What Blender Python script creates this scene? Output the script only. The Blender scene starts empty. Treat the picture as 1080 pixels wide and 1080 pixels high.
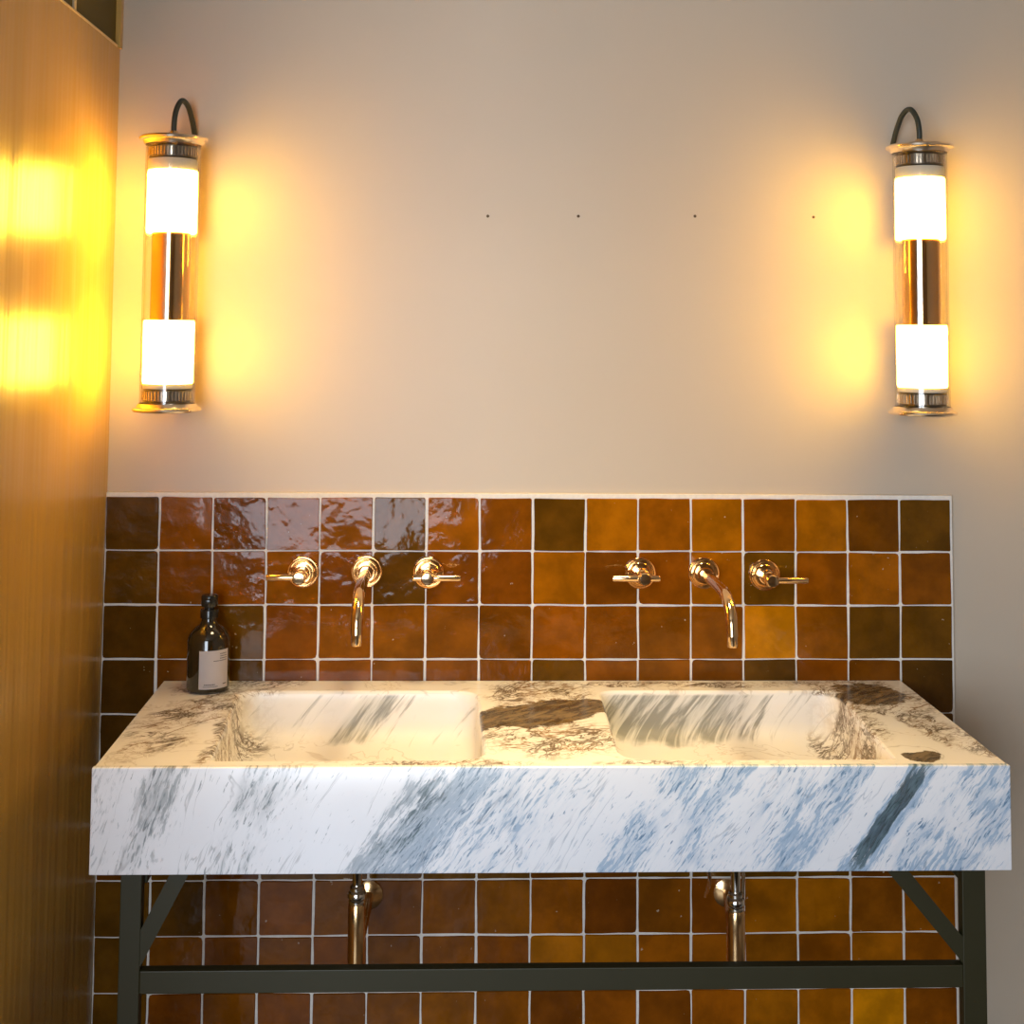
import bpy, bmesh, math, random
from mathutils import Vector, Matrix
C = bpy.context.scene.collection
PI = math.pi
random.seed(7)

# ------------------------------------------------------------------ node helper
class NT:
    def __init__(s, name):
        s.mat = bpy.data.materials.new(name); s.mat.use_nodes = True
        s.t = s.mat.node_tree; s.t.nodes.clear()
        s.out = s.t.nodes.new('ShaderNodeOutputMaterial')
    def node(s, typ, **kw):
        n = s.t.nodes.new(typ)
        for k, v in kw.items(): setattr(n, k, v)
        return n
    def link(s, a, b): s.t.links.new(a, b)
    def put(s, sock, v):
        if isinstance(v, bpy.types.NodeSocket): s.link(v, sock)
        else: sock.default_value = v
    def m(s, op, a, b=None, c=None, clamp=False):
        n = s.node('ShaderNodeMath', operation=op); n.use_clamp = clamp
        s.put(n.inputs[0], a)
        if b is not None: s.put(n.inputs[1], b)
        if c is not None: s.put(n.inputs[2], c)
        return n.outputs[0]
    def add(s, a, b): return s.m('ADD', a, b)
    def mul(s, a, b): return s.m('MULTIPLY', a, b)
    def sub(s, a, b): return s.m('SUBTRACT', a, b)
    def smooth(s, v, a, b, lo=0.0, hi=1.0):
        n = s.node('ShaderNodeMapRange', interpolation_type='SMOOTHSTEP')
        s.put(n.inputs['Value'], v); s.put(n.inputs['From Min'], a); s.put(n.inputs['From Max'], b)
        s.put(n.inputs['To Min'], lo); s.put(n.inputs['To Max'], hi)
        return n.outputs['Result']
    def vec(s, x, y, z):
        n = s.node('ShaderNodeCombineXYZ')
        s.put(n.inputs[0], x); s.put(n.inputs[1], y); s.put(n.inputs[2], z); return n.outputs[0]
    def pos(s):
        n = s.node('ShaderNodeNewGeometry'); x = s.node('ShaderNodeSeparateXYZ'); s.link(n.outputs['Position'], x.inputs[0])
        return n.outputs['Position'], x.outputs[0], x.outputs[1], x.outputs[2]
    def obj(s):
        n = s.node('ShaderNodeTexCoord'); x = s.node('ShaderNodeSeparateXYZ'); s.link(n.outputs['Object'], x.inputs[0])
        return n.outputs['Object'], x.outputs[0], x.outputs[1], x.outputs[2]
    def noise(s, v, scale=5, detail=4, rough=.5, dist=0, col=False):
        n = s.node('ShaderNodeTexNoise'); s.put(n.inputs['Vector'], v); s.put(n.inputs['Scale'], scale)
        s.put(n.inputs['Detail'], detail); s.put(n.inputs['Roughness'], rough); s.put(n.inputs['Distortion'], dist)
        return n.outputs['Color'] if col else n.outputs['Fac']
    def voro(s, v, scale, feature='DISTANCE_TO_EDGE', rnd=1):
        n = s.node('ShaderNodeTexVoronoi', feature=feature); s.put(n.inputs['Vector'], v); s.put(n.inputs['Scale'], scale)
        s.put(n.inputs['Randomness'], rnd); return n.outputs['Distance']
    def mixc(s, f, a, b, mode='MIX'):
        n = s.node('ShaderNodeMix', data_type='RGBA', blend_type=mode)
        s.put(n.inputs['Factor'], f); s.put(n.inputs['A'] if False else n.inputs[6], a); s.put(n.inputs[7], b); return n.outputs[2]
    def ramp(s, f, pts, interp='LINEAR'):
        n = s.node('ShaderNodeValToRGB'); cr = n.color_ramp; cr.interpolation = interp
        cr.elements.remove(cr.elements[1]); cr.elements[0].position = pts[0][0]
        for k, (p, c) in enumerate(pts[:30]):
            e = cr.elements[0] if k == 0 else cr.elements.new(p)
            e.color = (c, c, c, 1) if not isinstance(c, tuple) else (*c, 1)
        s.put(n.inputs[0], f)
        if len(pts) <= 30: return n.outputs[0]
        return s.mixc(s.m('GREATER_THAN', f, pts[29][0]), n.outputs[0], s.ramp(f, pts[29:], interp))
    def warp(s, v, scale, amt, detail=3):
        c = s.noise(v, scale, detail, col=True)
        a = s.node('ShaderNodeVectorMath', operation='SUBTRACT'); s.link(c, a.inputs[0]); a.inputs[1].default_value = (.5, .5, .5)
        b = s.node('ShaderNodeVectorMath', operation='SCALE'); s.link(a.outputs[0], b.inputs[0]); b.inputs['Scale'].default_value = amt
        d = s.node('ShaderNodeVectorMath', operation='ADD'); s.put(d.inputs[0], v); s.link(b.outputs[0], d.inputs[1])
        return d.outputs[0]
    def bump(s, h, strength=.3, dist=.002, normal=None):
        n = s.node('ShaderNodeBump'); s.put(n.inputs['Height'], h); n.inputs['Strength'].default_value = strength
        n.inputs['Distance'].default_value = dist
        if normal is not None: s.link(normal, n.inputs['Normal'])
        return n.outputs[0]
    def pbr(s, col, rough=.5, metal=0, normal=None, **kw):
        p = s.node('ShaderNodeBsdfPrincipled')
        s.put(p.inputs['Base Color'], (*col, 1) if isinstance(col, tuple) and len(col) == 3 else col)
        s.put(p.inputs['Roughness'], rough); s.put(p.inputs['Metallic'], metal)
        if normal is not None: s.link(normal, p.inputs['Normal'])
        for k, v in kw.items(): s.put(p.inputs[k], v)
        s.link(p.outputs[0], s.out.inputs[0]); return p

def simple(name, col, rough=.5, metal=0, wear=0.03, scale=30, **kw):
    s = NT(name); P, *_ = s.obj()
    n = s.noise(P, scale, 4)
    c = s.mixc(n, tuple(max(0, v*(1-wear*2)) for v in col)+(1,), tuple(min(1, v*(1+wear*2)) for v in col)+(1,))
    s.pbr(c, s.smooth(n, 0, 1, max(0, rough-.04), rough+.04), metal, **kw); return s.mat

# ------------------------------------------------------------------ materials
def m_plaster():
    s = NT('warm_grey_plaster'); P, x, y, z = s.pos()
    n = s.noise(P, 1.6, 4); f = s.noise(P, 90, 4)
    c = s.mixc(n, (.52, .43, .33, 1), (.58, .49, .385, 1))
    b = s.bump(f, .08, .001); b = s.bump(s.noise(P, 7, 3), .25, .004, b)
    s.pbr(c, .42, 0, b); return s.mat
def m_partition():
    s = NT('satin_ochre_partition_paint'); P, x, y, z = s.pos()
    v = s.vec(0.0, s.mul(y, 9.0), s.mul(z, .5)); w = s.noise(v, 1.0, 3, .6)
    c = s.mixc(s.noise(P, 2, 3), (.49, .295, .065, 1), (.54, .335, .08, 1))
    b = s.bump(w, .5, .02); b = s.bump(s.noise(P, 60, 3), .05, .001, b)
    s.pbr(c, .34, 0, b, **{'Coat Weight': .25, 'Coat Roughness': .2}); return s.mat
def m_tile():
    s = NT('glazed_amber_brown_tile'); P, x, y, z = s.pos()
    a = s.node('ShaderNodeAttribute', attribute_name='tint').outputs['Color']
    tid = s.node('ShaderNodeAttribute', attribute_name='tileid').outputs['Fac']
    v = s.vec(s.add(x, s.mul(tid, 3.7)), s.mul(tid, 5.1), z)
    n = s.noise(v, 16, 5, .6); n2 = s.noise(v, 55, 4, .6)
    c = s.mixc(s.smooth(n, .3, .75), (.72, .70, .6, 1), (1.25, 1.2, 1.1, 1)); c = s.mixc(1.0, a, c, 'MULTIPLY')
    spots = s.smooth(s.noise(v, 85, 2, .5), .74, .78)
    c = s.mixc(s.mul(spots, .6), c, (.6, .5, .35, 1))
    wob = s.noise(s.warp(v, 14, .05), 11, 3, .5)
    b = s.bump(wob, .24, .012); rip = s.noise(s.warp(v, 30, .03), 42, 3, .5)
    lump = s.smooth(s.noise(v, 9, 2), .42, .68)
    b = s.bump(s.mul(rip, lump), 0.28, .004, b); b = s.bump(s.noise(v, 160, 2), .06, .0008, b)
    s.pbr(c, .075, 0, b, **{'Specular IOR Level': .21}); return s.mat
def m_grout():
    s = NT('pale_grout'); P, x, y, z = s.pos()
    n = s.noise(P, 120, 4)
    s.pbr(s.mixc(n, (.70, .64, .56, 1), (.88, .83, .76, 1)), .8, 0, s.bump(n, .3, .001)); return s.mat

def px2x(px): return .129 + (px-96)*.001452
def m_marble_front():
    """white marble with slanted blue grey streaks, veins placed along the apron"""
    s = NT('blue_grey_veined_white_marble'); P, x, y, z = s.pos()
    W = s.warp(P, 9, .022, 4); sx = s.node('ShaderNodeSeparateXYZ'); s.link(W, sx.inputs[0]); x, z = sx.outputs[0], sx.outputs[2]
    u = s.sub(x, s.mul(s.sub(z, .79), s.smooth(x, .30, .62, .34, .74)))                       # constant along a streak
    t = s.add(s.mul(x, .58), s.mul(z, .81))
    def prof(pts):
        return s.ramp(s.m('DIVIDE', u, 1.7), [(px2x(p)/1.7, v) for p, v in pts])
    dens = prof([(60, .5), (100, .55), (125, .2), (145, .75), (172, .62), (190, .12), (228, .12), (240, .66), (258, .3), (275, .6), (300, .25), (330, .14), (385, .10),
                 (400, .95), (450, 1), (480, .62), (510, .5), (545, .62), (560, .5), (580, .4), (640, .2), (665, .75), (720, .5), (755, .66), (800, .55), (840, .8), (878, .72), (893, .12), (915, .15), (921, 1), (950, 1), (962, .2), (985, .6), (1040, .72), (1090, .5)])
    dark = prof([(60, .35), (120, .15), (150, .55), (170, .5), (185, .1), (232, .1), (241, .65), (252, .2), (275, .45), (300, .1), (390, .05), (404, .62), (440, .68), (455, .4),
                 (520, .12), (655, .1), (680, .12), (760, .18), (850, .32), (880, .25), (893, 0), (919, .1), (925, 1), (945, 1), (951, .05), (1000, .16), (1050, .2)][:32])
    cold = prof([(60, 0), (370, .05), (470, .6), (560, .9), (1100, 1)])
    v1 = s.vec(s.mul(u, 26.0), 0.0, s.mul(t, 6.0)); v2 = s.vec(s.mul(u, 95.0), 3.0, s.mul(t, 24.0)); v3 = s.vec(s.mul(u, 210.0), 9.0, s.mul(t, 44.0))
    n1 = s.noise(v1, 1, 3, .55, .3); n2 = s.noise(v2, 1, 5, .62, .6); n3 = s.noise(v3, 1, 4, .6, .4)
    cl = s.noise(P, 14, 3)
    dens = s.mul(dens, s.smooth(s.noise(s.vec(s.mul(u, 9.0), 1.0, s.mul(t, 7.0)), 1, 3, .6, .5), .32, .62, .45, 1.1))
    soft = s.mul(s.smooth(s.add(s.add(s.mul(n1, .6), s.mul(n2, .4)), s.mul(dens, .36)), .58, .88), .60)
    fine = s.mul(s.smooth(s.add(n2, s.mul(dens, .20)), .65, .74), .7)
    fine3 = s.mul(s.smooth(s.add(n3, s.mul(dens, .18)), .62, .71), .6)
    blueamt = s.m('MINIMUM', s.mul(s.add(s.add(soft, fine), fine3), s.smooth(dens, .12, .6, .12, 1.1)), 1.0)
    thin = s.mul(s.smooth(s.m('ABSOLUTE', s.sub(s.noise(s.vec(s.mul(u, 13.0), 5.0, s.mul(t, 2.6)), 1, 4, .6, .8), .5)), .012, 0.0), s.smooth(cl, .42, .58, 0, .75))
    dark = s.mul(dark, s.smooth(s.m('ABSOLUTE', s.sub(z, .795)), .035, .085, 1.0, .62))
    dk = s.mul(s.smooth(s.add(s.add(s.mul(n2, .55), s.mul(n3, .3)), s.mul(dark, .46)), .70, .82), 1)
    base = s.mixc(cl, (.86, .845, .86, 1), (.93, .92, .93, 1))
    bc = s.mixc(cold, (.40, .42, .43, 1), (.33, .47, .63, 1))
    c = s.mixc(s.mul(blueamt, .85), base, bc)
    fleck = s.mul(s.smooth(s.add(n3, s.mul(dens, .10)), .635, .70), s.smooth(n1, .40, .62, .15, .85))
    c = s.mixc(fleck, c, s.mixc(cold, (.20, .22, .23, 1), (.11, .21, .34, 1)))
    c = s.mixc(s.mul(thin, .5), c, s.mixc(cold, (.2, .2, .2, 1), (.13, .2, .3, 1)))
    c = s.mixc(s.mul(dk, s.smooth(n3, .3, .7, 1.0, .72)), c, s.mixc(s.smooth(n2, .4, .65), (.020, .038, .042, 1), (.09, .14, .15, 1)))
    s.pbr(c, .22, 0, **{'Subsurface Weight': .0}); return s.mat

def m_marble_top():
    """white marble with crackle veining, the warm lamp light put into its brown, the patches placed where they lie on the slab"""
    s = NT('warm_lit_crackle_veined_white_marble'); P, x0, y0, z0 = s.pos()
    W = s.warp(P, 12, .06, 5); sx = s.node('ShaderNodeSeparateXYZ'); s.link(W, sx.inputs[0]); x, y, z = sx.outputs
    def blob(cx, cy, rx, ry, ang=0, k=1.0):
        ca, sa = math.cos(ang), math.sin(ang)
        dx, dy = s.sub(x, cx), s.sub(y, cy)
        a = s.m('DIVIDE', s.add(s.mul(dx, ca), s.mul(dy, sa)), rx); b = s.m('DIVIDE', s.sub(s.mul(dy, ca), s.mul(dx, sa)), ry)
        return s.mul(s.smooth(s.add(s.mul(a, a), s.mul(b, b)), 1.5, .15), k)
    def mx(l):
        r = l[0]
        for q in l[1:]: r = s.m('MAXIMUM', r, q)
        return r
    crack = mx([blob(.235, -.20, .075, .19, -.55, .8), blob(.19, -.40, .05, .10, -.5, .55), blob(.27, -.04, .13, .05, .2, .75), blob(.83, -.10, .10, .12, 0, 1.0), blob(.84, -.36, .13, .12, 0, .72), blob(.66, -.50, .16, .03, 0, .7), blob(1.02, -.50, .14, .03, 0, .5),
                blob(1.45, -.12, .09, .14, .35, 1.0), blob(1.48, -.30, .035, .14, .1, .8), blob(1.53, -.38, .05, .12, .3, .6), blob(1.30, -.33, .10, .10, 0, .95), blob(1.1, -.03, .3, .025, 0, .6), blob(1.37, -.19, .045, .18, .05, .85), blob(.29, -.36, .018, .16, 0, .7), blob(.56, -.32, .09, .05, 0, .45)])
    solid = mx([blob(.81, -.235, .13, .066, .42, 1.1), blob(.89, -.180, .095, .045, 0, 1.05), blob(1.44, -.10, .085, .075, .3, .78), blob(1.416, -.462, .030, .026, 0, 1.15)])
    ca, sa = math.cos(.75), math.sin(.75)                          # the veins run from front left to back right
    al = s.add(s.mul(x0, ca), s.mul(y0, sa)); ac = s.sub(s.mul(y0, ca), s.mul(x0, sa))
    Q = s.vec(s.mul(al, .5), ac, z0)
    ridge = lambda v, sc, w, det=5, r=.62, d=.8: s.smooth(s.m('ABSOLUTE', s.sub(s.noise(v, sc, det, r, d), .5)), w, w*.15)
    l1 = ridge(Q, 13, .030); l2 = ridge(Q, 30, .040, 4, .6, .6); l3 = ridge(s.warp(P, 14, .04, 3), 24, .022, 4, .6, 1.2)
    e1 = s.smooth(s.voro(s.warp(Q, 40, .035, 4), 26), .09, .01)
    gate = s.smooth(s.noise(P, 15, 3), .40, .60)
    lines = s.m('MAXIMUM', s.m('MAXIMUM', l1, s.mul(l2, s.smooth(gate, 0, 1, .35, 1.0))), s.m('MAXIMUM', s.mul(l3, .8), s.mul(e1, s.mul(gate, .8))))
    faint = s.mul(s.smooth(s.m('ABSOLUTE', s.sub(s.noise(P, 6, 4, .6, .6), .5)), .013, 0), .30)
    # slanted streaks on the walls of the basins
    u = s.sub(x0, s.mul(s.add(z0, -.87), .8)); sv = s.vec(s.mul(u, 60.0), s.mul(y, 4.0), s.mul(z0, 9.0))
    ns = s.noise(sv, 1, 4, .6, .7)
    below = s.smooth(z0, .866, .860)
    backw = s.mul(below, s.smooth(s.add(y0, s.mul(s.sub(s.noise(P, 18, 4), .5), .09)), -.135, -.095))
    dprof = s.ramp(s.m('DIVIDE', u, 1.7), [(p/1.7, v) for p, v in [(.2, .1), (.30, .25), (.33, .1), (.49, .05), (.515, .75), (.56, .8), (.60, .45), (.64, .1), (.90, .25), (.96, .45), (.98, .9), (1.1, .75), (1.17, .8), (1.24, .7), (1.30, .3), (1.36, .1)]])
    streak = s.mul(backw, s.smooth(s.add(ns, s.mul(dprof, .28)), .62, .82))
    streakbase = s.mul(backw, s.mul(s.smooth(dprof, .4, .9), .45))
    grain = s.noise(P, 30, 5, .65)
    amt = s.mul(lines, s.smooth(s.add(crack, s.mul(s.sub(grain, .5), .5)), .12, .6))
    amt = s.m('MAXIMUM', amt, faint)
    amt = s.mul(amt, s.m('SUBTRACT', 1.0, s.mul(backw, .9)))
    wash = s.mul(s.smooth(crack, .3, 1.0), s.smooth(grain, .42, .7, 0, .4))
    sol = s.smooth(s.add(s.mul(solid, .9), s.mul(s.sub(grain, .5), 1.5)), .25, .48)
    sol = s.mul(sol, s.smooth(solid, .02, .2)); sol = s.mul(sol, s.m('SUBTRACT', 1.0, below))
    base = s.mixc(s.noise(P, 8, 3), (.80, .765, .73, 1), (.88, .86, .83, 1))
    c = s.mixc(wash, base, (.50, .38, .25, 1))
    c = s.mixc(s.mul(amt, .9), c, s.mixc(gate, (.24, .135, .05, 1), (.09, .052, .022, 1)))  # vein brown includes the warm lamp light; same stone as the front slab
    c = s.mixc(s.mul(sol, .93), c, s.mixc(s.smooth(s.noise(s.vec(s.mul(al, 22.0), s.mul(ac, 75.0), z0), 1, 4, .65, .5), .38, .62), (.022, .014, .004, 1), (.17, .11, .045, 1)))
    c = s.mixc(streakbase, c, (.42, .42, .38, 1)); c = s.mixc(s.mul(streak, .8), c, (.19, .19, .17, 1))
    s.pbr(c, s.smooth(z0, .85, .868, .5, .26), 0); return s.mat

def m_thin_glass(name, tint, refl=1.0, rough=.02):
    s = NT(name)
    lw = s.node('ShaderNodeLayerWeight'); fz = s.add(.04, s.mul(.9, s.m('POWER', lw.outputs['Facing'], 5.0)))
    P, *_ = s.obj(); n = s.noise(P, 4, 2)
    t = s.node('ShaderNodeBsdfTransparent'); t.inputs[0].default_value = (*tint, 1)
    g = s.node('ShaderNodeBsdfGlossy'); s.put(g.inputs['Roughness'], s.smooth(n, 0, 1, rough, rough+.02))
    mx = s.node('ShaderNodeMixShader'); s.put(mx.inputs[0], s.m('MULTIPLY', fz, refl, clamp=True)); s.link(t.outputs[0], mx.inputs[1]); s.link(g.outputs[0], mx.inputs[2])
    s.link(mx.outputs[0], s.out.inputs[0]); return s.mat
def m_glow(strength):
    s = NT('glowing_opal_glass'); P, *_ = s.obj()
    e = s.node('ShaderNodeEmission'); s.put(e.inputs[0], s.mixc(s.noise(P, 10, 2), (1, .55, .045, 1), (1, .57, .052, 1))); e.inputs[1].default_value = strength
    s.link(e.outputs[0], s.out.inputs[0]); return s.mat
def m_amber_glass():
    return simple('dark_brown_bottle_glass', (.018, .012, .005), .08, 0, **{'Coat Weight': .6, 'Coat Roughness': .04})

M = dict(
    plaster=m_plaster(), partition=m_partition(), tile=m_tile(), grout=m_grout(), front=m_marble_front(), top=m_marble_top(),
    clear=m_thin_glass('clear_lamp_glass', (.97, .96, .94), 1.3), dark_pane=None, glow=m_glow(58.0),
    brass=simple('aged_polished_brass', (.83, .58, .33), .12, 1), gold=simple('gold_mirror_tube', (.80, .50, .22), .11, 1),
    nickel=simple('warm_polished_nickel', (.80, .68, .55), .14, 1), chrome=simple('chrome', (.8, .78, .72), .1, 1),
    cap=simple('pale_satin_nickel', (.95, .82, .66), .24, 1), ring=simple('dark_ribbed_metal', (.16, .13, .10), .35, 1), copper=simple('satin_copper_brass_pipe', (.78, .50, .24), .2, 1),
    frame=simple('olive_black_powder_coated_steel', (.024, .020, .003), .55), rubber=simple('dark_green_grey_rubber', (.03, .035, .025), .5),
    bottle=m_amber_glass(), plastic=simple('black_pump_plastic', (.012, .012, .010), .2), paper=simple('white_paper_label', (.80, .72, .70), .6),
    ink=simple('dark_label_ink', (.05, .035, .03), .7), floor=simple('brown_stone_floor', (.10, .075, .05), .4, scale=3), ceil=simple('off_white_ceiling', (.45, .40, .34), .8),
    roomwall=simple('taupe_room_paint', (.30, .25, .20), .7), whitepaint=simple('ivory_painted_trim', (.75, .70, .6), .4), edge=simple('pale_partition_edge', (.7, .55, .33), .35),
    hole=simple('dark_wall_plug', (.10, .06, .03), .7), pane=m_thin_glass('window_glass', (.95, .97, 1), 1.0),
)
def m_darkpane():
    s = NT('smoked_olive_glass'); P, x, y, z = s.pos()
    s.pbr(s.mixc(s.noise(P, 3, 3), (.08, .06, .010, 1), (.12, .095, .018, 1)), .55, **{'Specular IOR Level': .2}); return s.mat
M['dark_pane'] = m_darkpane()

# ------------------------------------------------------------------ mesh helpers
def link(name, bm, mat, parent=None, smooth=False, loc=None):
    me = bpy.data.meshes.new(name); bmesh.ops.recalc_face_normals(bm, faces=bm.faces[:]); bm.to_mesh(me); bm.free()
    for mm in (mat if isinstance(mat, (list, tuple)) else [mat]): me.materials.append(mm)
    if smooth:
        for p in me.polygons: p.use_smooth = True
    o = bpy.data.objects.new(name, me); C.objects.link(o)
    if parent: o.parent = parent
    if loc: o.location = loc
    return o
def smooth_by_angle(o, ang=40):
    me = o.data; bm = bmesh.new(); bm.from_mesh(me)
    for f in bm.faces: f.smooth = True
    for e in bm.edges:
        if len(e.link_faces) == 2 and e.calc_face_angle(0) > math.radians(ang): e.smooth = False
    bm.to_mesh(me); bm.free(); return o
def box(bm, x0, x1, y0, y1, z0, z1, bev=0, seg=2):
    r = bmesh.ops.create_cube(bm, size=1); vs = r['verts']
    for v in vs: v.co = Vector(((x0+x1)/2+v.co.x*(x1-x0), (y0+y1)/2+v.co.y*(y1-y0), (z0+z1)/2+v.co.z*(z1-z0)))
    if bev:
        es = list({e for v in vs for e in v.link_edges}); bmesh.ops.bevel(bm, geom=es, offset=bev, segments=seg, affect='EDGES', profile=.5)
def boxo(name, a, mat, parent=None, bev=0, **k):
    bm = bmesh.new(); box(bm, *a, bev=bev); return link(name, bm, mat, parent, **k)
def lathe(bm, prof, seg=48, mat=Matrix(), closed=False):
    """prof: list of (r, h) about local Z, transformed by mat"""
    rings = []
    for r, h in prof:
        if r < 1e-6: rings.append([bm.verts.new(mat @ Vector((0, 0, h)))])
        else: rings.append([bm.verts.new(mat @ Vector((r*math.cos(2*PI*i/seg), r*math.sin(2*PI*i/seg), h))) for i in range(seg)])
    pairs = list(zip(rings, rings[1:])) + ([(rings[-1], rings[0])] if closed else [])
    for a, b in pairs:
        for i in range(seg):
            j = (i+1) % seg
            if len(a) == 1 and len(b) == 1: continue
            if len(a) == 1: bm.faces.new((a[0], b[i], b[j]))
            elif len(b) == 1: bm.faces.new((a[i], a[j], b[0]))
            else: bm.faces.new((a[i], a[j], b[j], b[i]))
def latho(name, prof, mat, parent=None, seg=48, mtx=Matrix(), closed=False, ang=35):
    bm = bmesh.new(); lathe(bm, prof, seg, mtx, closed); return smooth_by_angle(link(name, bm, mat, parent), ang)
def smooth_path(pts, n=8):
    pts = [Vector(p) for p in pts]; out = []
    for i in range(len(pts)-1):
        p0 = pts[max(0, i-1)]; p1 = pts[i]; p2 = pts[i+1]; p3 = pts[min(len(pts)-1, i+2)]
        for k in range(n):
            t = k/n; out.append(.5*((2*p1)+(p2-p0)*t+(2*p0-5*p1+4*p2-p3)*t*t+(3*p1-p0-3*p2+p3)*t**3))
    out.append(pts[-1]); return out
def tube(bm, pts, rad, seg=20, cap=True):
    pts = [Vector(p) for p in pts]; rings = []; up = None
    for i, p in enumerate(pts):
        d = (pts[min(i+1, len(pts)-1)]-pts[max(i-1, 0)]).normalized()
        if up is None: up = d.orthogonal().normalized()
        up = (up - d*up.dot(d)).normalized(); s = d.cross(up)
        r = rad[i] if isinstance(rad, (list, tuple)) else rad
        rings.append([bm.verts.new(p+up*r*math.cos(2*PI*k/seg)+s*r*math.sin(2*PI*k/seg)) for k in range(seg)])
    for a, b in zip(rings, rings[1:]):
        for k in range(seg):
            j = (k+1) % seg; bm.faces.new((a[k], a[j], b[j], b[k]))
    if cap: bm.faces.new(rings[0]); bm.faces.new(rings[-1])
def tubo(name, pts, rad, mat, parent=None, seg=20):
    bm = bmesh.new(); tube(bm, pts, rad, seg); return smooth_by_angle(link(name, bm, mat, parent), 50)
def thing(name, label, cat, loc=(0, 0, 0), group=None):
    o = bpy.data.objects.new(name, None); o.empty_display_size = .05; C.objects.link(o); o.location = loc
    o['label'] = label; o['category'] = cat
    if group: o['group'] = group
    return o
def tag(o, label, cat, group=None):
    o['label'] = label; o['category'] = cat
    if group: o['group'] = group
    return o
def struct(o): o['kind'] = 'structure'; return o
def dup(root, loc, label, group=None):
    r = root.copy(); C.objects.link(r); r.location = loc; r['label'] = label
    if group: r['group'] = group
    for ch in list(root.children):
        c = ch.copy(); C.objects.link(c); c.parent = r
        for g in list(ch.children):
            d = g.copy(); C.objects.link(d); d.parent = c
    return r

# ------------------------------------------------------------------ the room
H = 2.75; XR = 2.45; XL = -2.2; YF = -4.0
struct(boxo('wall_back', (XL, XR, .012, .15, 0, H), M['plaster']))
struct(boxo('floor', (XL, XR, YF, .15, -.1, 0), M['floor']))
struct(boxo('ceiling', (XL, XR, YF, .15, H, H+.1), M['ceil']))
struct(boxo('wall_right', (XR, XR+.1, YF, .15, 0, H), M['roomwall']))
struct(boxo('wall_far_left', (XL-.1, XL, YF, .15, 0, H), M['roomwall']))
# partition on the left of the basin, its top edge and the smoked transom over it
PY = -1.50; PT = 2.088
struct(boxo('wall_left', (-.045, 0, PY, .012, 0, PT), M['partition'], bev=.0015))
struct(boxo('trim_1', (-.006, .005, -.006, .012, PT-.001, H), M['partition'], bev=.001))
w = struct(boxo('window_1', (-.014, -.005, PY, -.001, PT+.004, H), M['dark_pane']))
struct(boxo('trim_2', (-.047, .001, PY, -.008, PT-.001, PT+.004), M['edge'], bev=.001))
struct(boxo('trim_3', (-.018, -.001, -.290, -.278, PT+.004, H), M['edge'], bev=.001))
# wall behind the camera with the tall window that lets the daylight in
WX0, WX1, WZ0, WZ1 = -1.25, .64, .48, 2.35
bm = bmesh.new()
box(bm, XL, WX0, YF-.12, YF, 0, H); box(bm, WX1, XR, YF-.12, YF, 0, H); box(bm, WX0, WX1, YF-.12, YF, WZ1, H); box(bm, WX0, WX1, YF-.12, YF, 0, WZ0)
struct(link('wall_front', bm, M['roomwall']))
bm = bmesh.new()
for a in ((WX0, WX0+.05, WZ0, WZ1), (WX1-.05, WX1, WZ0, WZ1), (WX0, WX1, WZ0, WZ0+.05), (WX0, WX1, WZ1-.05, WZ1), (-.33, -.28, WZ0, WZ1)):
    box(bm, a[0], a[1], YF-.08, YF-.02, a[2], a[3])
struct(link('window_2', bm, M['whitepaint']))
pn = boxo('window_pane', (WX0+.04, WX1-.04, YF-.056, YF-.05, WZ0+.04, WZ1-.04), M['pane']); pn.parent = bpy.data.objects['window_2']

# ------------------------------------------------------------------ tiled splashback
P_ = .1025; ZT = 1.2168; NR = 12; NC = 16
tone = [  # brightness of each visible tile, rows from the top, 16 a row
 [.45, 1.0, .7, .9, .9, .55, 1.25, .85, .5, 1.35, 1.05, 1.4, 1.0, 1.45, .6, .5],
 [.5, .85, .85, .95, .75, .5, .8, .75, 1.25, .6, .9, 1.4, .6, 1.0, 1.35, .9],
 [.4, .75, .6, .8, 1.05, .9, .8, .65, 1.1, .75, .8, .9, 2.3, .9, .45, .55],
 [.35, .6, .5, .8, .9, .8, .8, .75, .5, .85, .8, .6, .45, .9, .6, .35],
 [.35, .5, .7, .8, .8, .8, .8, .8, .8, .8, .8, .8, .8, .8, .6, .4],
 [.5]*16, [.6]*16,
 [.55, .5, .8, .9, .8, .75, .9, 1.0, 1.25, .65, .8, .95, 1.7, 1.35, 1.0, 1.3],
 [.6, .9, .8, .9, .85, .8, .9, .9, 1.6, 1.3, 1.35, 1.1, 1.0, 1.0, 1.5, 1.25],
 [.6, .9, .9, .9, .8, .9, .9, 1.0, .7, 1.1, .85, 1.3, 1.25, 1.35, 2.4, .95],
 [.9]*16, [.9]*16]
bm = bmesh.new(); tint = bm.loops.layers.float_color.new('tint'); tid = bm.faces.layers.float.new('tileid')
rn = random.Random(11); g = .0013
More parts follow.
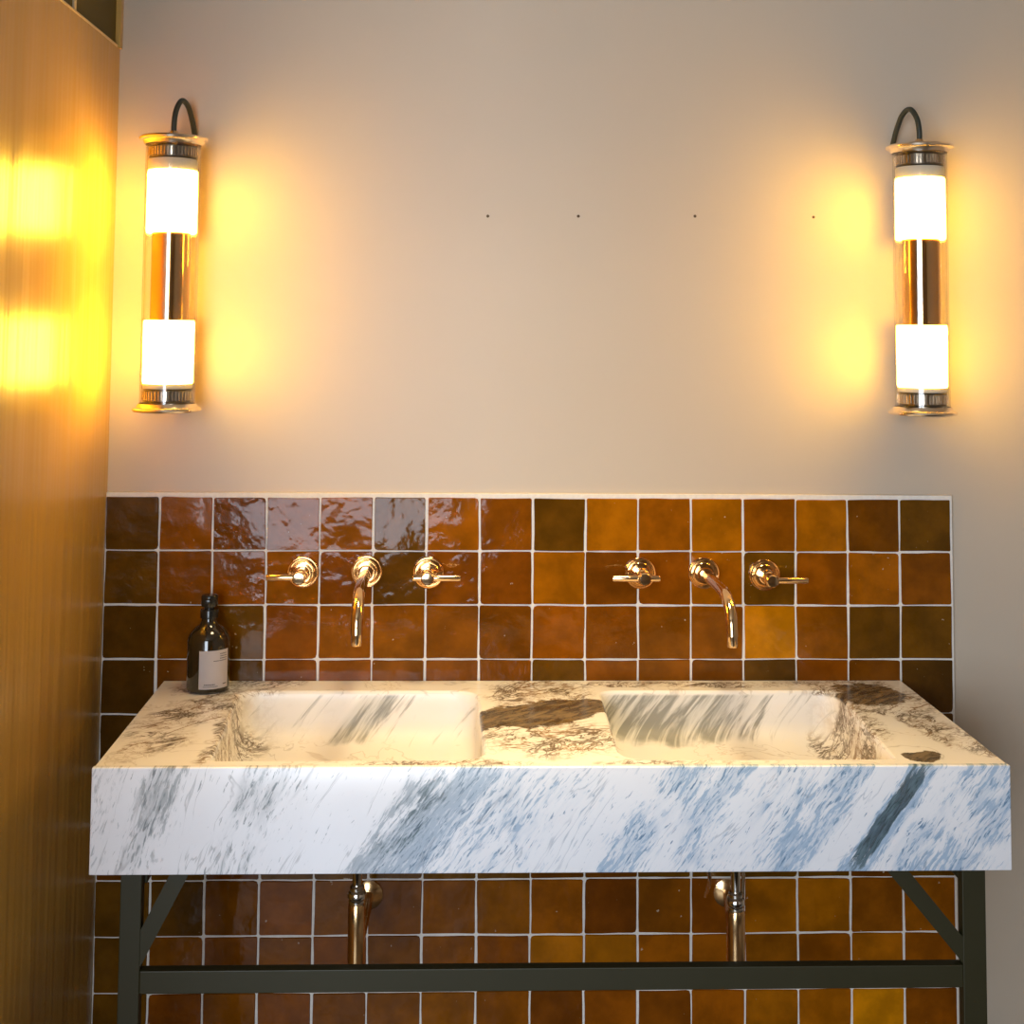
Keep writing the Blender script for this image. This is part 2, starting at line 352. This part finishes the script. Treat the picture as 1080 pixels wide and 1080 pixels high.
for r in range(NR):
    z1 = ZT - r*P_; z0 = max(.001, z1-P_)
    for k in range(NC):
        j = lambda a=.0011: rn.uniform(-a, a)
        x0, x1 = k*P_+g+.001, (k+1)*P_-g
        cs = [(x0+j(), z0+g+j()), (x1+j(), z0+g+j()), (x1+j(), z1-g+j()), (x0+j(), z1-g+j())]
        # rounded, slightly uneven outline
        out = []
        for q in range(4):
            a = Vector(cs[q]); b = Vector(cs[(q+1) % 4]); p = Vector(cs[q-1])
            rr = rn.uniform(.0015, .004) if rn.random() > .12 else rn.uniform(.005, .009)
            out += [a+(p-a).normalized()*rr, a+(p-a).normalized()*rr*.25+(b-a).normalized()*rr*.25, a+(b-a).normalized()*rr]
            for f in (.33, .66):
                n = (b-a).normalized(); n = Vector((-n.y, n.x)); out.append(a.lerp(b, f)+n*rn.uniform(-.0005, .0008))
        tx, tz, d0 = rn.uniform(-.012, .012), rn.uniform(-.012, .012), rn.uniform(-.0005, .0008)
        cx, cz = (x0+x1)/2, (z0+z1)/2
        Y = lambda p, dd=0: -.0005+d0+tx*(p.x-cx)+tz*(p.y-cz)+dd
        c2 = Vector((cx, cz)); front = [bm.verts.new((p.x+(c2.x-p.x)*.02, Y(p, 0)-.0009, p.y+(c2.y-p.y)*.02)) for p in out]
        mid = [bm.verts.new((p.x, Y(p, .0010), p.y)) for p in out]; back = [bm.verts.new((p.x, .008, p.y)) for p in out]
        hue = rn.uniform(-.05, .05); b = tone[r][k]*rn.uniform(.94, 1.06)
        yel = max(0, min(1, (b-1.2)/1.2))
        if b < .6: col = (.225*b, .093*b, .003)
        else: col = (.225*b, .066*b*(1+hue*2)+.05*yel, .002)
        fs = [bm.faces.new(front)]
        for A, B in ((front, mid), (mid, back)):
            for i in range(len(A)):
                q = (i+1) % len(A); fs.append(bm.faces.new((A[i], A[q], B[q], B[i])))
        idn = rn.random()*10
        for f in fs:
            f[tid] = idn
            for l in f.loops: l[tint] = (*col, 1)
for f in bm.faces: f.smooth = False
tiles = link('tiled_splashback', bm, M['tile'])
tag(tiles, 'glossy amber brown square glazed tiles covering the lower back wall', 'tiling')
gr = boxo('grout', (0.0005, NC*P_+.003, .0012, .0119, 0.0005, ZT+.0075), M['grout'], tiles, bev=.001); gr['label'] = 'pale grout lines between the tiles'

# ------------------------------------------------------------------ double marble sink
SX0, SX1, SY0, SY1, ST, SB = .1265, 1.5410, -.5125, -.004, .870, .7115
# corners traced so that the back edge is a little narrower than the front
BX0, BX1 = .121, 1.5345
sink = thing('double_sink', 'long white veined marble double washbasin carried on the dark steel frame', 'sink', ((SX0+SX1)/2, -.25, SB))
def rounded(corners, radii, n=7):
    out = []
    for i, (c, r) in enumerate(zip(corners, radii)):
        c = Vector(c); p = Vector(corners[i-1]); q = Vector(corners[(i+1) % 4])
        a = c+(p-c).normalized()*r; b = c+(q-c).normalized()*r
        for k in range(n+1):
            t = k/n; out.append((a*(1-t)**2+c*2*t*(1-t)+b*t*t))
    return out
# back left, back right, front right, front left
openings = [([(.272, -.074), (.720, -.074), (.729, -.481), (.2955, -.481)], [.045, .055, .055, .012]),
            ([(.940, -.074), (1.392, -.074), (1.374, -.481), (.934, -.481)], [.035, .045, .012, .055])]
inv = Matrix.Translation(-Vector(sink.location))
def setsink(o):
    o.data.transform(inv); o.parent = sink; return o
bm = bmesh.new(); loops = []
outer = [Vector(p) for p in ((BX0, SY1), (BX1, SY1), (SX1-.003, SY0+.004), (SX0+.003, SY0+.004))]
rings = [outer] + [rounded(*o) for o in openings]
edges = []
for L in rings:
    vs = [bm.verts.new((p.x, p.y, ST)) for p in L]
    edges += [bm.edges.new((vs[i], vs[(i+1) % len(vs)])) for i in range(len(vs))]
bmesh.ops.triangle_fill(bm, use_beauty=True, use_dissolve=False, edges=edges)
# side and back skirts of the slab
def quad(bm, a, b, c, d): bm.faces.new([bm.verts.new(v) for v in (a, b, c, d)])
quad(bm, (BX0, SY1, ST), (SX0+.003, SY0+.004, ST), (SX0+.003, SY0+.004, SB), (BX0, SY1, SB))
quad(bm, (BX1, SY1, ST), (SX1-.003, SY0+.004, ST), (SX1-.003, SY0+.004, SB), (BX1, SY1, SB))
quad(bm, (BX0, SY1, ST), (BX1, SY1, ST), (BX1, SY1, SB), (BX0, SY1, SB))
quad(bm, (BX0, SY1, SB), (BX1, SY1, SB), (SX1-.003, SY0+.004, SB), (SX0+.003, SY0+.004, SB))
setsink(link('countertop', bm, M['top']))
# front slab, mitred with a small rounded arris
bm = bmesh.new(); box(bm, SX0, SX1, SY0, SY0+.012, SB, ST+.0004, bev=.0022, seg=3)
o = setsink(smooth_by_angle(link('front_apron', bm, M['front']), 60)); o['label'] = 'front slab with slanted blue grey streaks'
for oi, (cn, rd) in enumerate(openings):
    base = rounded(cn, rd); cx = sum(p.x for p in base)/len(base); cy = sum(p.y for p in base)/len(base)
    prof = [(0, 0), (.0012, -.0006), (.0035, -.0025), (.005, -.006), (.008, -.030), (.012, -.055), (.018, -.068), (.030, -.078), (.050, -.084), (.09, -.087), (.15, -.088)]
    bm = bmesh.new(); R = []
    for ins, d in prof:
        ring = []
        for p in base:
            dx, dy = cx-p.x, cy-p.y
            hw, hh = .22, .20
            q = Vector((p.x+ins*max(-1, min(1, dx/hw*1.0)), p.y+ins*max(-1, min(1, dy/hh*1.0))))
            slope = -.020*max(0, min(1, (-.10-q.y)/.36))*min(1, abs(d)/.07)
            ring.append(bm.verts.new((q.x, q.y, ST+d+slope)))
        R.append(ring)
    for a, b in zip(R, R[1:]):
        for i in range(len(a)):
            k = (i+1) % len(a); bm.faces.new((a[i], a[k], b[k], b[i]))
    bm.faces.new(R[-1])
    setsink(link('basin', bm, M['top'], smooth=True))

# steel frame under the sink
FY = -.45; ft = .020; SB_ = SB; SB -= .0012
fr = thing('sink_frame', 'olive black square steel frame standing under the marble sink', 'stand', (.84, FY, 0))
fi = Matrix.Translation(-Vector(fr.location))
def setfr(o): o.data.transform(fi); o.parent = fr; return o
LX, RX = .1606, 1.4815
setfr(boxo('leg', (LX+.001, LX+.034, FY-ft/2, FY+ft/2, 0, SB), M['frame'], bev=.0015))
setfr(boxo('leg', (RX, RX+.0375, FY-ft/2, FY+ft/2, 0, SB), M['frame'], bev=.0015))
setfr(boxo('crossbar', (LX+.034, RX, FY-ft/2, FY+ft/2, .5125, .5470), M['frame'], bev=.0015))
def bar(bm, a, b, w, d):
    a, b = Vector(a), Vector(b); t = (b-a).normalized(); n = Vector((0, 1, 0)); s = t.cross(n)
    vs = [bm.verts.new(p+s*sx*w/2+n*sy*d/2) for p in (a, b) for sx, sy in ((-1, -1), (1, -1), (1, 1), (-1, 1))]
    for f in ((0, 1, 2, 3), (7, 6, 5, 4), (0, 4, 5, 1), (1, 5, 6, 2), (2, 6, 7, 3), (3, 7, 4, 0)): bm.faces.new([vs[i] for i in f])
bm = bmesh.new(); bar(bm, (1.371, FY, SB-.009), (1.496, FY, .552), .026, .018); setfr(link('brace', bm, M['frame']))
bm = bmesh.new(); bar(bm, (.256, FY, SB-.010), (.184, FY, .56), .026, .018); setfr(link('brace', bm, M['frame']))
for x in (LX, RX): setfr(boxo('wall_rail', (x, x+.038, FY+ft/2, -.002, SB-.039, SB-.0005), M['frame'], bev=.0015))

SB = SB_
# ------------------------------------------------------------------ pipes under the basins
def trap(x, y, zt, zb, zn, r, label, sk):
    t = thing('bottle_trap', label, 'waste pipe', (x, y, zb), 'bottle traps under the basins')
    h = zt-zb; n = zn-zb
    latho('tailpiece', [(0, h), (.0085, h), (.0085, n+.008), (0, n+.008)], M['chrome'], t, 28)
    latho('slip_nut', [(0, n+.014), (.0105, n+.014), (.0125, n+.011), (.0125, n+.006), (.0145, n+.004), (.016, n), (.0165, n-.006), (.0145, n-.010), (.015, n-.013), (.0145, n-.016), (0, n-.016)], M['chrome'], t, 32, ang=25)
    latho('trap_body', [(0, n-.016), (r-.002, n-.016), (r, n-.020), (r, .004), (r-.003, 0), (0, 0)], M['copper'], t, 40)
    tubo('outlet_pipe', [(0, .0, .018), (sk*.25, .06, .018), (sk, -y-.012, .018)], .0095, M['copper'], t)
    latho('wall_flange', [(0, 0), (.026, 0), (.026, .003), (.012, .010), (0, .010)], M['copper'], t, 32, Matrix.Translation((sk, -y-.0022, .018)) @ Matrix.Rotation(PI/2, 4, 'X'))
    return t
trap(.5115, -.25, .7112, .455, .577, .0150, 'brass bottle trap pipe hanging under the left basin', .004)
trap(1.1632, -.25, .7112, .455, .562, .0162, 'brass bottle trap pipe hanging under the right basin', .033)
hose = thing('supply_hose', 'thin flexible metal hose hanging beside the right basin waste pipe', 'hose', (1.13, -.2, .7))
tubo('hose_tube', smooth_path([(-.020, 0, .011), (-.018, 0, -.04), (-.010, 0, -.085), (-.004, .005, -.108), (.000, .015, -.125), (.003, .04, -.150), (.004, .08, -.185)], 10), .0035, M['chrome'], hose, 14)
tubo('hose_tail', smooth_path([(.060, .01, .0112), (.060, .01, -.04), (.062, .02, -.10), (.062, .04, -.2)], 6), .0035, M['chrome'], hose, 14)

# ------------------------------------------------------------------ wall taps
RX90 = Matrix.Rotation(PI/2, 4, 'X')      # local Z towards the camera (-Y)
ros = [(0, 0), (.0305, 0), (.0305, .004), (.0290, .0062), (.0262, .0050), (.0250, .0065), (.0238, .0092), (.0212, .0080), (.0200, .0092), (.0190, .0125), (.0165, .0115), (.0155, .0135), (.0145, .017), (.0125, .0175), (.0125, .020)]
def rosette(parent): return latho('wall_flange', ros + [(0, .020)], M['brass'], parent, 56, RX90, ang=22)
def handle(loc, left, right, label, drop=0, tilt=0.0):
    t = thing('tap_handle', label, 'tap handle', loc, 'lever handles on the tiled wall')
    rosette(t)
    latho('hub', [(0, .018), (.0105, .018), (.0105, .034), (.0125, .036), (.0125, .040), (.0110, .042), (.0110, .062), (.0122, .064), (.0122, .070), (.010, .073), (0, .074)], M['brass'], t, 32, RX90, ang=25)
    d = Vector((right-left, 0, drop)); y0 = -.060
    a = Vector((left, y0-tilt*abs(left), 0)); b = Vector((right, y0-tilt*abs(right), 0))
    pts = [a, a.lerp(b, .03), a.lerp(b, .97), b]
    tubo('lever', pts, [.0052, .0061, .0061, .0052], M['brass'], t, 18)
    tubo('lever_boss', [(-.011, y0, 0), (.011, y0, 0)], .0098, M['brass'], t, 24)
    return t
YT = -.0018
handle((.3802, YT, 1.0745), -.062, .010, 'brass lever handle nearest the bottle, lever pointing left')
handle((.6203, YT, 1.0742), -.028, .062, 'brass lever handle right of the left spout, lever pointing right')
handle((1.0292, YT, 1.0741), -.060, .030, 'brass lever handle left of the right spout, lever pointing left')
handle((1.2714, YT, 1.071), -.010, .070, 'rightmost brass lever handle, lever pointing right')
def spout(loc, dx, label):
    t = thing('wall_spout', label, 'spout', loc, 'brass spouts on the tiled wall')
    rosette(t)
    L = .252
    path = [(0, -.016, 0), (dx*.2, -.08, 0), (dx*.7, -.175, -.002)] 
    pts = smooth_path([(0, -.016, 0), (dx*.3, -.09, 0), (dx*.6, -.165, -.001), (dx*.8, -.208, -.008), (dx*.95, -.236, -.028), (dx, -.246, -.055), (dx, -.248, -.066)], 8)
    tubo('spout_pipe', pts, .0105, M['brass'], t, 28)
    tubo('aerator', [(dx, -.2478, -.060), (dx, -.2482, -.079), (dx, -.2482, -.084)], [.0096, .0096, .0088], M['brass'], t, 28)
    latho('collar', [(0, .012), (.0145, .012), (.0145, .024), (.0125, .028), (0, .028)], M['brass'], t, 32, RX90)
    return t
spout((.5018, YT, 1.0766), .002, 'curved brass wall spout over the left basin')
spout((1.1529, YT, 1.0744), .006, 'curved brass wall spout over the right basin')

# ------------------------------------------------------------------ soap bottle
BX, BY = .2150, -.0655
bt = thing('soap_bottle', 'dark brown soap bottle with white label on the sink corner', 'bottle', (BX, BY, ST))
r = .0392
latho('bottle_body', [(0, .001), (r-.006, 0), (r-.002, .002), (r, .006), (r, .092), (r-.002, .100), (r-.007, .108), (r-.015, .115), (.0165, .121), (.0140, .127), (.0135, .136), (0, .136)], M['bottle'], bt, 56, ang=60)
latho('bottle_collar', [(.0142, .131), (.0165, .132), (.0165, .146), (.0155, .148), (0, .148)], M['plastic'], bt, 40)
bm = bmesh.new(); lathe(bm, [(0, .147), (.009, .147), (.009, .152), (.0148, .153), (.0155, .157), (.0155, .170), (.0140, .1735), (0, .1745)], 40)
box(bm, -.006, .006, -.0245, -.008, .160, .169, bev=.0015)
smooth_by_angle(link('pump_cap', bm, M['plastic'], bt), 35)
# curved label facing a little to the right of the camera
A0, A1, Z0, Z1 = math.radians(-88), math.radians(-13), .010, .079
def lp(a, z, rr): return Vector((rr*math.cos(a), rr*math.sin(a), z))
bm = bmesh.new(); n = 20
A0 = math.radians(-104); A1 = math.radians(-18)
for rr in (r+.0004,):
    ca = [bm.verts.new(lp(A0+(A1-A0)*i/n, Z0, rr)) for i in range(n+1)]; cb = [bm.verts.new(lp(A0+(A1-A0)*i/n, Z1, rr)) for i in range(n+1)]
    for i in range(n): bm.faces.new((ca[i], ca[i+1], cb[i+1], cb[i]))
bmesh.ops.solidify(bm, geom=bm.faces[:], thickness=.0002)
lab = link('bottle_label', bm, M['paper'], bt, smooth=False); lab['label'] = 'white paper label'
bm = bmesh.new(); rl = random.Random(3)
def glyphs(u0, u1, z, h, wl=(.0012, .0035), gap=.0007):
    u = u0
    while u < u1:
        w = min(rl.uniform(*wl), u1-u)
        a, b = A0+u/r, A0+(u+w)/r
        bm.faces.new([bm.verts.new(lp(q, zz, r+.0007)) for q, zz in ((a, z), (b, z), (b, z+h), (a, z+h))]); u += w+gap
W = (A1-A0)*r
glyphs(W*.66, W*.93, .0715, .0014); glyphs(W*.66, W*.93, .0675, .0013); glyphs(W*.66, W*.93, .0635, .0013); glyphs(W*.45, W*.93, .0595, .0012)
link('label_print', bm, M['ink'], lab); bm = bmesh.new()
glyphs(W*.17, W*.50, .0172, .0017, (.001, .0028)); glyphs(W*.14, W*.60, .0140, .0008, (.004, .006), .0002); glyphs(W*.78, W*.93, .0165, .0016, (.002, .003), .0004)
link('label_print', bm, M['ink'], lab)

# ------------------------------------------------------------------ tube wall lamps
def lamp(loc, label):
    t = thing('tube_wall_lamp', label, 'wall lamp', loc, 'glass tube lamps on the back wall')
    # local origin: axis, at the lower cap; total height .503
    HT = .515; R0 = .0505
    latho('glass_tube', [(R0, .012), (R0, HT-.012), (R0-.0030, HT-.012), (R0-.0030, .012)], M['clear'], t, 64, closed=True)
    for s_, z in ((1, 0), (-1, HT)):
        f = lambda pr: [(a, z+s_*b) for a, b in pr]
        latho('end_cap', f([(0, .002), (.030, .0), (.054, .0), (.061, .0015), (.0635, .0045), (.0625, .0075), (.0570, .0095), (.0545, .0125), (.0530, .0165), (.0512, .0165), (.0512, .010), (0, .010)]), M['cap'], t, 64, ang=28)
        # ribbed ring behind the glass
        bm = bmesh.new(); lathe(bm, f([(0, .018), (.0410, .018), (.0440, .021), (.0440, .041), (.0410, .044), (0, .044)]), 64)
        o = smooth_by_angle(link('ribbed_ring', bm, M['ring'], t), 30)
        bm = bmesh.new()
        for i in range(44):
            a = 2*PI*i/44; mt = Matrix.Rotation(a, 4, 'Z'); q = bmesh.new(); box(q, .0435, .0462, -.0014, .0014, min(z+s_*.023, z+s_*.039), max(z+s_*.023, z+s_*.039))
            q.transform(mt); me = bpy.data.meshes.new('q'); q.to_mesh(me); q.free(); bm.from_mesh(me); bpy.data.meshes.remove(me)
        link('rib', bm, M['nickel'], o)
        zc = .053 if s_ > 0 else .065; ze = zc+.117
        latho('opal_holder', f([(0, .044), (.044, .044), (.0455, .047), (.0455, zc), (0, zc)]), M['whitepaint'], t, 48)
        o = latho('opal_diffuser', f([(0, zc), (.0445, zc), (.0462, zc+.003), (.0468, ze-.004), (.0450, ze), (.0362, ze), (.0362, ze-.004), (0, ze-.004)]), M['glow'], t, 56, ang=40)
        o['label'] = 'glowing white glass cylinder'
        bm = bmesh.new(); za, zb = sorted((z+s_*zc, z+s_*(ze-.001))); n = 24; g_ = []
        for i in range(n+1):
            a = PI/2+math.radians(-56+112*i/n); g_.append([bm.verts.new((q*math.cos(a), q*math.sin(a), h)) for q, h in ((.0474, za), (.0490, za), (.0490, zb), (.0474, zb))])
        for A, B in zip(g_, g_[1:]):
            for k in range(4): bm.faces.new((A[k], A[(k+1) % 4], B[(k+1) % 4], B[k]))
        bm.faces.new(g_[0]); bm.faces.new(g_[-1])
        smooth_by_angle(link('back_reflector', bm, M['nickel'], t), 40)
        # bracket that carries the lamp off the wall
        bm = bmesh.new(); y1 = -loc[1]+.0115
        zb0, zb1 = sorted((z+s_*.0035, z+s_*.0145)); box(bm, -.012, .012, .056, y1-.004, zb0, zb1, bev=.001)
        lathe(bm, [(0, 0), (.0115, 0), (.0115, .004), (0, .004)], 32, Matrix.Translation((0, y1, z+s_*.014)) @ RX90)
        
        smooth_by_angle(link('wall_bracket', bm, M['nickel'], t), 35)
    latho('reflector_tube', [(.0355, .1665), (.0355, HT-.1785), (.0340, HT-.1785), (.0340, .1665)], M['gold'], t, 64, closed=True)
    wy = -loc[1]+.0122
    dx = .014 if loc[0] < 1 else -.014
    tubo('cable', smooth_path([(0, 0, HT-.006), (0, 0, HT+.028), (dx*.15, .008, HT+.054), (dx*.5, .030, HT+.074), (dx*.9, .058, HT+.068), (dx*1.2, .082, HT+.042), (dx*1.3, wy-.016, HT+.022), (dx*1.35, wy-.006, HT+.008), (dx*1.35, wy, HT+.004)], 10), .0052, M['rubber'], t, 18)
    latho('cable_gland', [(0, HT-.004), (.0085, HT-.004), (.0085, HT+.008), (.0065, HT+.011), (0, HT+.011)], M['brass'], t, 28)
    return t
l1 = lamp((.1345, -.10, 1.3835), 'glass tube wall lamp on the left, next to the ochre partition')
l2 = lamp((1.5525, -.10, 1.3860), 'glass tube wall lamp on the right side of the back wall')

# ------------------------------------------------------------------ empty screw holes left in the plaster
for x, z, lb in ((.7282, 1.765, 'first'), (.9073, 1.7669, 'second'), (1.1392, 1.7695, 'third'), (1.3763, 1.7702, 'fourth')):
    bm = bmesh.new(); lathe(bm, [(0, .0012), (.0012, .0012), (.0016, .0004), (.0030, .0002), (.0030, -.0006), (0, -.0006)], 16, Matrix.Translation((x, .012, z)) @ RX90)
    tag(link('wall_plug', bm, M['hole']), 'tiny wall plug in the bare plaster, %s of four counted from the left' % lb, 'wall plug', 'wall plugs in a row on the back wall')

# ------------------------------------------------------------------ lights, world, camera
a = bpy.data.lights.new('window_daylight', 'AREA'); a.shape = 'RECTANGLE'; a.size = WX1-WX0-.1; a.size_y = WZ1-WZ0-.1
a.energy = 96; a.color = (.78, .88, 1.0)
ao = bpy.data.objects.new('window_daylight', a); C.objects.link(ao); ao.location = ((WX0+WX1)/2, YF+.02, (WZ0+WZ1)/2); ao.rotation_euler = (PI/2, 0, 0)
t = thing('added_fill_lamp', 'added round fill lamp, out of view, brightening the top of the marble sink', 'fill light', (.84, -.55, H-.0005))  # added out of view, a warm fill to brighten the marble top
latho('fill_lamp_rim', [(.245, 0), (.245, -.030), (.228, -.034), (.225, -.004), (.225, 0)], M['whitepaint'], t, 56)
L = bpy.data.lights.new('added_fill_light', 'AREA'); L.shape = 'DISK'; L.size = .44; L.energy = 4.0; L.color = (1, .78, .42); L.spread = math.radians(54)
lo = bpy.data.objects.new('added_fill_light', L); C.objects.link(lo); lo.parent = t; lo.location = (0, 0, -.02)
w = bpy.data.worlds.new('sky'); bpy.context.scene.world = w; w.use_nodes = True
bg = w.node_tree.nodes['Background']; bg.inputs[0].default_value = (.6, .75, 1, 1); bg.inputs[1].default_value = .6

cam = bpy.data.cameras.new('camera'); co = bpy.data.objects.new('camera', cam); C.objects.link(co)
rt = Vector((0.9994058149625433, -0.0335183847891999, 0.008033361698423483)); up = Vector((-0.010286076298344502, -0.06758672306706516, 0.9976603788362604)); fw = Vector((0.032897015874379855, 0.9971502157380547, 0.06789133670883014))
m = Matrix((rt, up, -fw)).transposed().to_4x4(); m.translation = Vector((0.69026588, -2.59874188, 1.53312718)); co.matrix_world = m
cam.sensor_width = 36; cam.sensor_fit = 'HORIZONTAL'; cam.lens = 1400.17/1080*36; cam.shift_y = -(540-257.095)/1080; cam.clip_start = .02
sc = bpy.context.scene; sc.camera = co
vs = sc.view_settings; vs.view_transform = 'Standard'; vs.look = 'None'; vs.exposure = 0.25; vs.gamma = 1; vs.use_curve_mapping = False
